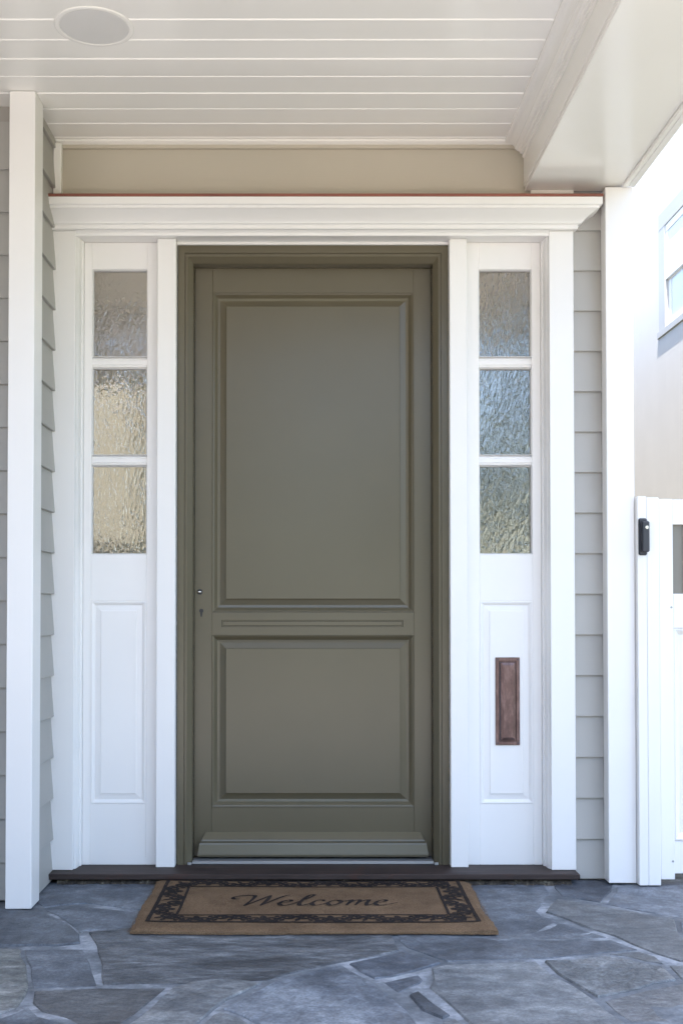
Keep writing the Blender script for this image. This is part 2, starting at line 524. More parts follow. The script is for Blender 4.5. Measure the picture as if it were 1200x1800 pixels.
STONES = [
    ('blue', [(-1.219,-0.451),(-0.934,-0.556),(-0.862,-0.635),(-0.791,-0.724),(-0.740,-0.829),(-0.718,-0.927),(-0.787,-0.951),(-1.067,-0.951)]),
    ('blue', [(-0.879,-0.986),(-0.696,-0.986),(-0.651,-1.109),(-0.591,-1.321),(-0.766,-1.335),(-0.818,-1.162)]),
    ('rough', [(-0.720,-0.803),(-0.590,-0.758),(0.258,-0.758),(0.254,-0.866),(0.264,-0.997),(0.178,-1.060),(0.092,-1.109),(0.041,-1.141),(-0.073,-1.223),(-0.127,-1.277),(-0.208,-1.253),(-0.280,-1.248),(-0.334,-1.268),(-0.392,-1.311),(-0.580,-1.311),(-0.616,-1.135),(-0.650,-1.026)]),
    ('blue', [(-0.923,-0.534),(-0.867,-0.505),(-0.793,-0.482),(-0.603,-0.556),(-0.484,-0.578),(-0.252,-0.578),(-0.241,-0.738),(-0.594,-0.738),(-0.729,-0.784),(-0.739,-0.816),(-0.791,-0.697),(-0.864,-0.607)]),
    ('blue', [(-0.985,-0.428),(-1.046,-0.071),(-0.284,-0.071),(-0.253,-0.556),(-0.486,-0.556),(-0.597,-0.534),(-0.799,-0.451),(-0.884,-0.474),(-0.931,-0.505)]),
    ('grey', [(-0.276,-0.071),(0.190,-0.071),(0.161,-0.738),(-0.234,-0.738)]),
    ('blue', [(0.199,-0.071),(0.886,-0.071),(0.865,-0.307),(0.769,-0.542),(0.775,-0.593),(0.853,-0.738),(0.929,-0.860),(0.803,-0.878),(0.625,-0.878),(0.575,-0.878),(0.540,-0.847),(0.489,-0.829),(0.383,-0.797),(0.260,-0.738),(0.169,-0.738)]),
    ('blue', [(0.266,-0.822),(0.381,-0.822),(0.486,-0.847),(0.537,-0.866),(0.577,-0.897),(0.799,-0.897),(0.933,-0.885),(0.988,-0.992),(0.873,-1.026),(0.665,-1.082),(0.394,-1.109),(0.340,-1.043),(0.285,-0.968),(0.269,-0.909)]),
    ('dark', [(0.103,-1.130),(0.257,-1.020),(0.273,-0.997),(0.321,-1.065),(0.376,-1.119),(0.302,-1.188),(0.224,-1.248),(0.170,-1.268),(0.145,-1.223)]),
    ('dark', [(0.192,-1.292),(0.298,-1.228),(0.310,-1.273),(0.299,-1.302),(0.230,-1.376),(0.214,-1.349)]),
    ('dark', [(0.255,-1.399),(0.285,-1.372),(0.351,-1.548),(0.327,-1.576),(0.279,-1.515)]),
    ('brown', [(0.320,-1.600),(0.359,-1.576),(0.392,-1.650),(0.340,-1.724)]),
    ('grey', [(0.276,-1.635),(0.309,-1.612),(0.333,-1.731),(0.393,-1.794),(0.285,-1.794)]),
    ('blue', [(-0.236,-1.499),(-0.193,-1.434),(-0.147,-1.353),(-0.113,-1.297),(-0.064,-1.243),(0.041,-1.162),(0.083,-1.141),(0.155,-1.277),(0.209,-1.412),(0.246,-1.524),(0.265,-1.631),(0.268,-1.794),(-0.093,-1.794),(-0.134,-1.623),(-0.181,-1.552)]),
    ('grey', [(-0.384,-1.335),(-0.331,-1.292),(-0.273,-1.268),(-0.206,-1.273),(-0.139,-1.297),(-0.170,-1.349),(-0.226,-1.434),(-0.255,-1.511),(-0.292,-1.623),(-0.305,-1.794),(-0.484,-1.794),(-0.463,-1.623),(-0.421,-1.486)]),
    ('brown', [(-0.757,-1.358),(-0.583,-1.339),(-0.399,-1.339),(-0.431,-1.465),(-0.476,-1.612),(-0.504,-1.724),(-0.563,-1.635),(-0.626,-1.568),(-0.699,-1.524),(-0.740,-1.456)]),
    ('pale', [(-1.056,-0.986),(-0.886,-0.986),(-0.831,-1.135),(-0.775,-1.335),(-0.766,-1.412),(-0.767,-1.499),(-0.800,-1.540),(-0.883,-1.552)]),
    ('blue', [(-0.876,-1.576),(-0.792,-1.568),(-0.762,-1.528),(-0.740,-1.486),(-0.695,-1.552),(-0.628,-1.592),(-0.567,-1.646),(-0.507,-1.742),(-0.498,-1.794),(-0.809,-1.794)]),
    ('grey', [(-0.237,-1.520),(-0.180,-1.568),(-0.141,-1.635),(-0.101,-1.794),(-0.295,-1.794),(-0.282,-1.623),(-0.258,-1.548)]),
    ('grey', [(0.339,-1.172),(0.389,-1.135),(0.515,-1.125),(0.654,-1.109),(0.681,-1.243),(0.715,-1.325),(0.746,-1.434),(0.754,-1.503),(0.782,-1.604),(0.796,-1.794),(0.425,-1.794),(0.390,-1.612),(0.356,-1.478),(0.314,-1.335),(0.333,-1.273)]),
    ('rough2', [(0.677,-1.103),(0.865,-1.054),(0.919,-1.076),(0.964,-1.125),(1.012,-1.156),(1.016,-1.273),(0.944,-1.302),(0.892,-1.344),(0.819,-1.385),(0.758,-1.417),(0.721,-1.311),(0.691,-1.218)]),
    ('grey', [(0.883,-1.037),(0.983,-1.009),(1.021,-1.054),(1.022,-1.130),(0.973,-1.103),(0.930,-1.054)]),
    ('grey', [(0.867,-0.389),(0.910,-0.404),(1.007,-0.497),(1.150,-0.614),(1.204,-0.656),(1.166,-0.816),(1.159,-0.909),(1.237,-0.963),(1.191,-1.092),(1.077,-1.109),(1.025,-1.032),(0.950,-0.847),(0.865,-0.704),(0.790,-0.564)]),
    ('dark', [(1.214,-0.677),(1.317,-0.738),(1.246,-0.939),(1.170,-0.891),(1.175,-0.803)]),
    ('blue', [(1.104,-0.291),(1.173,-0.071),(1.554,-0.071),(1.326,-0.711),(1.229,-0.635),(1.161,-0.578),(1.021,-0.459)]),
    ('dark', [(0.893,-0.340),(0.890,-0.231),(0.908,-0.071),(1.155,-0.071),(1.096,-0.274),(1.013,-0.436),(0.919,-0.365)]),
    ('brown', [(0.766,-1.443),(0.823,-1.399),(0.896,-1.358),(1.016,-1.297),(1.147,-1.263),(1.028,-1.592),(0.797,-1.592),(0.775,-1.524)]),
    ('grey', [(1.030,-1.146),(1.185,-1.119),(1.152,-1.238),(1.030,-1.268)]),
    ('blue', [(0.787,-1.616),(1.022,-1.608),(0.995,-1.794),(0.803,-1.794)]),
]

def flagstone(poly, mat, z=0.0):
    """one stone: wavering outline, eased edge, gently uneven top"""
    n = len(poly)
    area = sum(poly[i][0] * poly[(i + 1) % n][1] - poly[(i + 1) % n][0] * poly[i][1] for i in range(n))
    if area < 0:
        poly = poly[::-1]
    pts = []
    for i in range(n):
        a, b = Vector(poly[i]), Vector(poly[(i + 1) % n])
        k = max(1, int((b - a).length / 0.07))
        for q in range(k):
            p = a.lerp(b, q / k)
            if q:
                d = (b - a).normalized()
                p += Vector((-d.y, d.x)) * random.uniform(-0.007, 0.007)
            pts.append(p)
    n = len(pts)
    def inset(d):
        out = []
        for i in range(n):
            a, b, c = pts[i - 1], pts[i], pts[(i + 1) % n]
            e1, e2 = (b - a).normalized(), (c - b).normalized()
            nn = Vector((-e1.y, e1.x)) + Vector((-e2.y, e2.x))
            if nn.length < 0.2:
                nn = Vector((-e1.y, e1.x))
            nn.normalize()
            out.append(b + nn * d)
        return out
    bm = bmesh.new()
    lo = [bm.verts.new((p.x, p.y, -0.016)) for p in inset(0.003)]
    md = [bm.verts.new((p.x, p.y, z - 0.004 + random.uniform(-0.001, 0.001))) for p in inset(0.003)]
    hi = [bm.verts.new((p.x, p.y, z + random.uniform(-0.0016, 0.0012))) for p in inset(0.0068)]
    for r0, r1 in ((lo, md), (md, hi)):
        for i in range(n):
            bm.faces.new((r0[i], r0[(i + 1) % n], r1[(i + 1) % n], r1[i]))
    bm.faces.new(hi)
    bmesh.ops.triangulate(bm, faces=[f for f in bm.faces if len(f.verts) > 4])
    finish('flagstone', bm, mat, patio)

for mat, poly in STONES:
    flagstone(poly, mat, random.uniform(-0.002, 0.0035))

# the rest of the floor, outside the picture: irregular cells of the same stone
def clip(poly, nx, ny, c):
    """keep the side nx*x + ny*y <= c"""
    out = []
    for i in range(len(poly)):
        a, b = poly[i], poly[(i + 1) % len(poly)]
        da, db = nx * a[0] + ny * a[1] - c, nx * b[0] + ny * b[1] - c
        if da <= 0:
            out.append(a)
        if (da < 0 < db) or (db < 0 < da):
            t = da / (da - db)
            out.append((a[0] + t * (b[0] - a[0]), a[1] + t * (b[1] - a[1])))
    return out

rs = random.Random(3)
seeds = [(-5.9 + (i + 0.5) * 0.62 + rs.uniform(-0.24, 0.24), -4.4 + (j + 0.5) * 0.52 + rs.uniform(-0.2, 0.2)) for i in range(13) for j in range(9)]
L0, L1 = (-1.335, -0.071), (-0.822, -1.80)
R0, R1 = (1.545, -0.071), (1.0, -1.80)
def line_left(p0, p1):
    dx, dy = p1[0] - p0[0], p1[1] - p0[1]
    nx_, ny_ = -dy, dx
    return nx_, ny_, nx_ * p0[0] + ny_ * p0[1]
lx, ly, lc = line_left(L0, L1)        # normal points to +x
rx, ry, rc = line_left(R0, R1)
for si, s in enumerate(seeds):
    cell = [(s[0] - 1.2, s[1] - 1.2), (s[0] + 1.2, s[1] - 1.2), (s[0] + 1.2, s[1] + 1.2), (s[0] - 1.2, s[1] + 1.2)]
    for sj, o in enumerate(seeds):
        if sj == si or abs(o[0] - s[0]) > 2 or abs(o[1] - s[1]) > 2:
            continue
        nx_, ny_ = o[0] - s[0], o[1] - s[1]
        ln = math.hypot(nx_, ny_)
        cc = (o[0] ** 2 + o[1] ** 2 - s[0] ** 2 - s[1] ** 2) / 2
        cell = clip(cell, nx_ / ln, ny_ / ln, cc / ln - 0.007)
        if len(cell) < 3:
            break
    if len(cell) < 3:
        continue
    for b in ((1, 0, 2.14), (-1, 0, 5.98), (0, 1, -0.06), (0, -1, 4.38)):
        cell = clip(cell, *b)
        if len(cell) < 3:
            break
    if len(cell) < 3:
        continue
    ll, rl = math.hypot(lx, ly), math.hypot(rx, ry)
    regions = [[(0, 1, -1.812)],
               [(0, -1, 1.80), (lx / ll, ly / ll, lc / ll - 0.008)],
               [(0, -1, 1.80), (-rx / rl, -ry / rl, -rc / rl - 0.008)]]
    for rg in regions:
        c2 = cell
        for b in rg:
            c2 = clip(c2, *b)
            if len(c2) < 3:
                break
        if len(c2) >= 3:
            ar = abs(sum(c2[i][0] * c2[(i + 1) % len(c2)][1] - c2[(i + 1) % len(c2)][0] * c2[i][1] for i in range(len(c2)))) / 2
            if ar > 0.012:
                flagstone(c2, rs.choice(['blue', 'blue', 'grey', 'grey', 'dark', 'brown', 'rough2']), rs.uniform(-0.001, 0.002))

# ------------------------------------------------------------------ house walls
LAP_T = 0.017                       # butt thickness of a lapped board
def lap_mesh(name, length, height, axis, mat):
    """one lapped board, thick at its bottom edge; runs along x (faces -y) or along y (faces +x)"""
    bm = bmesh.new()
    h, t0, t1 = height + 0.022, LAP_T, 0.003
    if axis == 'x':
        prism_x(bm, [(0, 0), (-t0 + 0.0015, 0), (-t0, 0.002), (-t1, h), (0, h)], -length / 2, length / 2)
    else:
        prism_y(bm, [(0, 0), (t0 - 0.0015, 0), (t0, 0.002), (t1, h), (0, h)], -length / 2, length / 2)
    bmesh.ops.recalc_face_normals(bm, faces=bm.faces)
    me = bpy.data.meshes.new(name)
    bm.to_mesh(me)
    bm.free()
    me.materials.append(M[mat])
    return me

# right of the door
w = thing('siding_wall', 'narrow grey lapped siding wall between door casing and right corner board', 'wall', (1.05, -0.11, 0))
box('sheathing', w, 'wall_core', 0.905, 1.19, -0.095, 0.2, 0.0, 3.0, 0)
me = lap_mesh('siding_board', 0.20, 0.1555, 'x', 'siding')
for k in range(17):
    z = 0.156 + 0.1558 * (k - 1)
    o = link('siding_board', me, None, w, (1.010 - 1.05, -0.097 + 0.11, max(0.006, z)))
cb = box('corner_board', w, 'white', 1.108, 1.212, -0.182, -0.112, 0.006, 2.636, 0.002)
cb['label'] = 'flat white corner board'
box('corner_board', w, 'white', 1.190, 1.2125, -0.1115, 0.02, 0.006, 2.636, 0.0)
box('side_sheathing', w, 'stucco', 1.1, 1.2, 0.2, 8.0, 0.0, 3.0, 0)

# side return left of the door
w = thing('siding_return_wall', 'grey lapped siding return wall behind the white corner post', 'wall', (-1.0, -0.3, 0))
box('sheathing', w, 'wall_core', -1.25, -1.002, -0.40, 0.2, 0.0, 3.0, 0)
me = lap_mesh('siding_board', 0.36, 0.1555, 'y', 'siding')
for k in range(19):
    z = 0.156 + 0.1558 * (k - 1)
    link('siding_board', me, None, w, (-1.004 + 1.0, -0.24 + 0.3, max(0.006, z)))

# front-facing wall at far left
w = thing('siding_front_wall', 'grey lapped siding wall at the left edge beyond white post', 'wall', (-2.6, -0.43, 0))
box('sheathing', w, 'wall_core', -6.0, -1.02, -0.417, 0.2, 0.0, 3.0, 0)
me = lap_mesh('siding_board', 5.0, 0.1545, 'x', 'siding')
for k in range(18):
    z = 0.1369 + 0.15430 * (k - 1)
    link('siding_board', me, None, w, (-3.53 + 2.6, -0.419 + 0.43, max(0.006, z)))

# added wall out of the picture, blocks sky light from the left
w = thing('added_end_wall', 'added grey siding wall beyond the left edge, blocking sky light', 'wall', (-1.9, -1.4, 0))
box('sheathing', w, 'wall_core', -2.1, -1.902, -2.45, -0.435, 0.0, 2.838, 0)
me = lap_mesh('siding_board', 2.0, 0.1545, 'y', 'siding')
for k in range(18):
    link('siding_board', me, None, w, (-0.002, -1.44 + 1.4, max(0.006, 0.1369 + 0.1543 * (k - 1))))

# white post at the corner
p = thing('corner_post', 'square white post at left, running from flagstones to ceiling', 'post', (-0.995, -0.47, 0))
box('shaft', p, 'white', -1.056, -0.966, -0.542, -0.427, 0.004, 2.839, 0.002)
box('back_board', p, 'white', -1.056, -0.978, -0.4268, -0.40, 0.004, 2.839, 0.0)

# siding wall above the door; its warm tint stands for bounced light
w = thing('frieze_wall', 'warm bounce-tinted lapped board wall above the white cornice, under the ceiling', 'wall', (0, -0.1, 2.47))
box('sheathing', w, 'wall_core', -1.0, 1.1, -0.09, 0.2, 2.475, 3.0, 0)
me = lap_mesh('siding_board', 2.0, 0.225, 'x', 'frieze')
link('siding_board', me, None, w, (0.0, 0.009, 0.3445 + 0.0))
link('siding_board', me, None, w, (0.0, 0.009, 0.1195))
box('corner_trim', w, 'trim', -0.996, -0.966, -0.135, -0.106, 2.60, 2.826, 0.002)
bm = bmesh.new()
prism_x(bm, [(-0.105, 2.842), (-0.128, 2.842), (-0.128, 2.836), (-0.120, 2.832), (-0.105, 2.828)], -0.99, 0.80)
finish('ceiling_trim', bm, 'trim', w)

# ------------------------------------------------------------------ porch ceiling, beam, roof
c = thing('porch_ceiling', 'pale painted porch ceiling of long tongue and groove planks', 'ceiling', (0, -1.6, 2.84))
PITCH = 0.1247
bm = bmesh.new()
g, h = 0.0075, 0.018
prism_x(bm, [(-PITCH / 2 + 0.0004, h), (-PITCH / 2 + 0.0004, g), (-PITCH / 2 + g, 0), (PITCH / 2 - 0.003, 0), (PITCH / 2 - 0.0004, 0.003), (PITCH / 2 - 0.0004, h)], -3.0, 3.0)
bmesh.ops.recalc_face_normals(bm, faces=bm.faces)
plank = bpy.data.meshes.new('plank')
bm.to_mesh(plank)
bm.free()
plank.materials.append(M['ceiling'])
for k in range(19):
    yc = -0.151 + PITCH / 2 - PITCH * k
    link('plank', plank, None, c, (-2.15, yc + 1.6, random.uniform(-0.0006, 0.0006)))
box('ceiling_backing', c, 'ceiling', -6.0, 0.85, -2.5, 0.1, 2.8605, 2.88, 0)

bmn = thing('porch_beam', 'boxed cream beam with crown moulding along right side of porch ceiling', 'beam', (1.0, -1.7, 2.645))
box('soffit_board', bmn, 'ceiling', 0.815, 1.190, -2.5, -0.112, 2.645, 2.665, 0.002)
box('side_board', bmn, 'trim', 0.812, 0.835, -2.5, -0.106, 2.6655, 2.86, 0.002)
bm = bmesh.new()
cx = [(0.738, 2.842), (0.738, 2.834), (0.7425, 2.831)]
for i in range(7):
    a = i / 6 * math.pi / 2
    cx.append((0.747 + 0.030 * math.sin(a) * 1.0, 2.829 - 0.020 * (1 - math.cos(a))))
cx += [(0.780, 2.806), (0.785, 2.800), (0.795, 2.797), (0.797, 2.790), (0.805, 2.788), (0.805, 2.776), (0.8115, 2.772), (0.8118, 2.842)]
prism_y(bm, cx, -2.5, -0.118)
cr = finish('crown_moulding', bm, 'trim', bmn)
box('fascia_board', bmn, 'white', 1.1905, 1.218, -2.5, -0.19, 2.632, 2.95, 0.003)
box('drip_trim', bmn, 'trim', 1.172, 1.1898, -2.5, -0.19, 2.630, 2.6445, 0.003)
box('end_trim', bmn, 'trim', 0.836, 1.0, -0.128, -0.1125, 2.625, 2.6445, 0.001)

r = thing('porch_roof', 'shingled porch roof slab over the entry', 'roof', (-2, 0, 2.95))
for xa, xb, ya, yb in ((-6.2, 1.30, -2.66, 0.4), (-6.2, 1.30, 2.96, 8.0), (-6.2, -0.5, 0.4, 2.62), (0.05, 1.30, 0.4, 2.1), (-0.5, 1.30, 2.1, 2.62), (-6.2, -2.0, 2.62, 2.96), (-1.15, 1.30, 2.62, 2.96)):  # gaps over the hall are added openings that let the sun in
    box('roof_deck', r, 'roof', xa, xb, ya, yb, 2.95, 3.08, 0.0)
box('front_fascia', r, 'white', -6.2, 1.30, -2.56, -2.502, 2.80, 2.949, 0.004)

# ------------------------------------------------------------------ door surround: casing, head, cornice, sill
s = thing('door_surround', 'white panelled door surround with deep moulded cornice over the entry', 'door surround', (0, -0.1, 0.04))
box('pilaster', s, 'white', -1.002, -0.9125, -0.120, 0.10, 0.0405, 2.4888, 0.002)
box('pilaster', s, 'white', 0.907, 1.0005, -0.120, 0.10, 0.0405, 2.4888, 0.002)
for sg, a, b in ((-1, 0.896, 0.9123), (1, 0.8905, 0.9068)):
    bm = bmesh.new()
    o_ = b + 0.0 if sg > 0 else b
    pts = [(a, 0.02), (a, -0.045), (a + 0.003, -0.050), (a + 0.006, -0.050), (a + 0.009, -0.088), (a + 0.012, -0.094), (b, -0.103), (b, 0.02)]
    va = [bm.verts.new((sg * x, y, 0.0405)) for x, y in pts]
    vb = [bm.verts.new((sg * x, y, 2.4730)) for x, y in pts]
    for i in range(len(pts)):
        bm.faces.new((va[i], va[(i + 1) % len(pts)], vb[(i + 1) % len(pts)], vb[i]))
    bm.faces.new(va)
    bm.faces.new(vb)
    finish('casing_bead', bm, 'white', s)
box('mullion', s, 'white', -0.604, -0.5315, -0.075, 0.10, 0.0405, 2.4730, 0.002)
box('mullion', s, 'white', 0.5295, 0.597, -0.075, 0.10, 0.0405, 2.4730, 0.002)
box('head_board', s, 'white', -0.9122, 0.9067, -0.108, 0.10, 2.4735, 2.4888, 0.001)
box('head_stop', s, 'white', -0.5312, 0.5292, -0.040, 0.05, 2.4620, 2.4733, 0.001)
bm = bmesh.new()
prism_x(bm, [(-0.1082, 2.4725), (-0.1110, 2.4712), (-0.1150, 2.4725), (-0.1165, 2.4765), (-0.1180, 2.4785), (-0.1180, 2.4825), (-0.1235, 2.4850), (-0.1290, 2.4892), (-0.1082, 2.4892)], -0.9122, 0.9067)
finish('bed_moulding', bm, 'white', s)
prof = [(0.0, 2.4895), (0.010, 2.4895), (0.013, 2.493), (0.013, 2.503), (0.019, 2.506)]
for i in range(9):
    a = i / 8
    prof.append((0.024 + 0.046 * (a ** 1.35), 2.507 + 0.037 * a))
prof += [(0.074, 2.546), (0.0785, 2.5475), (0.0785, 2.556), (0.0885, 2.559), (0.0885, 2.586)]
bm = bmesh.new()
rows = []
for p_, z in prof:
    rows.append([bm.verts.new((-1.003, -0.13 - p_, z)), bm.verts.new((1.0005 + p_, -0.13 - p_, z)), bm.verts.new((1.0005 + p_, -0.092, z)), bm.verts.new((-1.0, -0.092, z))])
for a, b in zip(rows, rows[1:]):
    for i in range(4):
        bm.faces.new((a[i], a[(i + 1) % 4], b[(i + 1) % 4], b[i]))
bm.faces.new(rows[0])
bm.faces.new(rows[-1])
finish('cornice', bm, 'white', s)
fl_ = box('flashing', s, 'flashing', -0.998, 1.0915, -0.2215, -0.098, 2.5865, 2.597, 0.001)
fl_['label'] = 'red-brown metal flashing strip on top of the cornice'

sill = thing('door_sill', 'dark stained wooden sill running under the door and both sidelights', 'sill', (0, -0.1, 0))
box('sill_board', sill, 'sill', -0.998, 1.000, -0.186, 0.12, 0.019, 0.040, 0.003)
bm = bmesh.new()
n = 160
ra = random.Random(11)
row0, row1, row2 = [], [], []
for i in range(n + 1):
    x = -0.96 + 1.93 * i / n
    yy = -0.166 + ra.uniform(-0.006, 0.004)
    row0.append(bm.verts.new((x, yy - 0.012 + ra.uniform(-0.006, 0.005), -0.004)))
    row1.append(bm.verts.new((x, yy, 0.009 + ra.uniform(-0.003, 0.003))))
    row2.append(bm.verts.new((x, -0.15, 0.0185)))
for i in range(n):
    bm.faces.new((row0[i], row0[i + 1], row1[i + 1], row1[i]))
    bm.faces.new((row1[i], row1[i + 1], row2[i + 1], row2[i]))
finish('mortar_fillet', bm, 'rubble', sill)

# ------------------------------------------------------------------ door frame and door
f = thing('door_frame', 'olive taupe painted door frame with stepped profile around the door', 'door frame', (0, 0, 0.04))
def frame_piece(name, pts):
    bm = bmesh.new()
    for z0_, z1_ in pts:
        pass
    return bm
FO, FT, FB = 0.5285, 2.4615, 0.0405      # outer half width, top, foot
FP = [(0.0, 0.06), (0.0, -0.030), (0.0255, -0.030), (0.0265, -0.024), (0.0295, -0.024), (0.0305, -0.027), (0.0375, -0.027), (0.0390, -0.025), (0.0550, -0.008), (0.0575, -0.003), (0.0575, 0.045), (0.0500, 0.045), (0.0500, 0.06)]
def jamb(sg):
    bm = bmesh.new()
    lo = [bm.verts.new((sg * (FO - d), y, FB)) for d, y in FP]
    hi = [bm.verts.new((sg * (FO - d), y, FT - d * 1.15)) for d, y in FP]
    k = len(FP)
    for i in range(k):
        bm.faces.new((lo[i], lo[(i + 1) % k], hi[(i + 1) % k], hi[i]))
    bm.faces.new(lo)
    bm.faces.new(hi)
    return bm
finish('jamb', jamb(-1), 'door', f)
finish('jamb', jamb(1), 'door', f)
bm = bmesh.new()
a = [bm.verts.new((-(FO - d), y, FT - d * 1.15)) for d, y in FP]
b = [bm.verts.new(((FO - d), y, FT - d * 1.15)) for d, y in FP]
k = len(FP)
for i in range(k):
    bm.faces.new((a[i], a[(i + 1) % k], b[(i + 1) % k], b[i]))
bm.faces.new(a)
bm.faces.new(b)
finish('head', bm, 'door', f)
th = box('threshold', f, 'alu', -0.470, 0.470, -0.022, 0.09, 0.0405, 0.052, 0.002)
th['label'] = 'pale metal threshold strip'
for sg in (-1, 1):
    box('threshold_end', f, 'alu', sg * 0.4705, sg * 0.486, -0.034, -0.0305, 0.0405, 0.050, 0.001)

d = thing('front_door', 'closed olive taupe front door with two raised panels', 'door', (0, 0.05, 0.06))
YF, YB = 0.050, 0.092                    # front and back of the leaf
DX, ZB, ZT = 0.4705, 0.058, 2.3955
SX = 0.400                               # inner edge of the stiles
box('stile', d, 'door', -DX, -SX, YF, YB, ZB, ZT, 0.0012)
box('stile', d, 'door', SX, DX, YF, YB, ZB, ZT, 0.0012)
box('top_rail', d, 'door', -SX, SX, YF, YB, 2.297, ZT, 0.0012)
# the middle rail carries a long sunk slot
bm = bmesh.new()
x0, x1, z0, z1 = -SX, SX, 0.930, 1.020
ox0, ox1, oz0, oz1 = -0.362, 0.357, 0.9625, 0.9895
outer = [bm.verts.new(q) for q in ((x0, YF, z0), (x1, YF, z0), (x1, YF, z1), (x0, YF, z1))]
inner = [bm.verts.new(q) for q in ((ox0, YF, oz0), (ox1, YF, oz0), (ox1, YF, oz1), (ox0, YF, oz1))]
for i in range(4):
    bm.faces.new((outer[i], outer[(i + 1) % 4], inner[(i + 1) % 4], inner[i]))
g = 0.0045
prev = inner
for dd, yy in ((0.0012, YF + 0.007), (g, YF + 0.007), (g + 0.0015, YF + 0.0012)):
    cur = [bm.verts.new(q) for q in ((ox0 + dd, yy, oz0 + dd), (ox1 - dd, yy, oz0 + dd), (ox1 - dd, yy, oz1 - dd), (ox0 + dd, yy, oz1 - dd))]
    for i in range(4):
        bm.faces.new((prev[i], prev[(i + 1) % 4], cur[(i + 1) % 4], cur[i]))
    prev = cur
bm.faces.new(prev)
back = [bm.verts.new((q.co.x, YB, q.co.z)) for q in outer]
for i in range(4):
    bm.faces.new((outer[i], outer[(i + 1) % 4], back[(i + 1) % 4], back[i]))
finish('middle_rail', bm, 'door', d)
box('bottom_rail', d, 'door', -SX, SX, YF, YB, ZB, 0.250, 0.0012)
for z0, z1 in ((1.0195, 2.2975), (0.2495, 0.9305)):
    bm = bmesh.new()
    rings(bm, -SX - 0.0005, SX + 0.0005, z0, z1, [(0.0, YF + 0.02), (0.0, YF - 0.0005), (0.0015, YF - 0.0022), (0.003, YF - 0.0018), (0.005, YF + 0.0006), (0.008, YF + 0.0020), (0.020, YF + 0.0150), (0.0305, YF + 0.0170), (0.0305, YF + 0.024)])
    pm = finish('panel_moulding', bm, 'door', d)
    bm = bmesh.new()
    rings(bm, -SX + 0.0302, SX - 0.0302, z0 + 0.0302, z1 - 0.0302, [(-0.006, YF + 0.0168), (0.0, YF + 0.0168), (0.022, YF + 0.0088), (0.0228, YF + 0.0030), (0.0255, YF + 0.0016)], True)
    finish('raised_panel', bm, 'door', d)
# weather bar with splayed ends
bm = bmesh.new()
wp = [(YF - 0.0005, 0.154, 0.423), (YF - 0.004, 0.154, 0.423), (YF - 0.026, 0.127, 0.436), (YF - 0.028, 0.121, 0.439), (YF - 0.026, 0.118, 0.439), (YF - 0.034, 0.115, 0.444), (YF - 0.0365, 0.109, 0.4455), (YF - 0.044, 0.072, 0.4515), (YF - 0.041, 0.063, 0.4515), (YF - 0.0005, 0.062, 0.447)]
a = [bm.verts.new((-x, y, z)) for y, z, x in wp]
b = [bm.verts.new((x, y, z)) for y, z, x in wp]
for i in range(len(wp)):
    bm.faces.new((a[i], a[(i + 1) % len(wp)], b[(i + 1) % len(wp)], b[i]))
bm.faces.new(a)
bm.faces.new(b)
finish('weather_bar', bm, 'door', d)
# lock: small steel spindle end above a dark keyhole
bm = bmesh.new()
disc(bm, (-0.4485, 1.1015), 0.0115, YF - 0.0012, YF + 0.004, 20)
finish('spindle_hole', bm, 'dark_hole', d)
bm = bmesh.new()
bmesh.ops.create_uvsphere(bm, u_segments=14, v_segments=8, radius=1.0)
for q in bm.verts:
    q.co = Vector((-0.4510 + q.co.x * 0.0105, YF - 0.0015 + q.co.y * 0.006, 1.1015 + q.co.z * 0.0055))
finish('latch_end', bm, 'steel', d, True)
bm = bmesh.new()
disc(bm, (-0.4425, 1.0265), 0.0085, YF - 0.0014, YF + 0.004, 18)
kv = [(-0.4475, 1.024), (-0.4375, 1.024), (-0.4395, 1.003), (-0.4455, 1.003)]
fa = [bm.verts.new((x, YF - 0.0010, z)) for x, z in kv]
fb = [bm.verts.new((x, YF + 0.004, z)) for x, z in kv]
for i in range(4):
    bm.faces.new((fa[i], fa[(i + 1) % 4], fb[(i + 1) % 4], fb[i]))
bm.faces.new(fa)
bm.faces.new(fb)
finish('keyhole', bm, 'dark_hole', d)

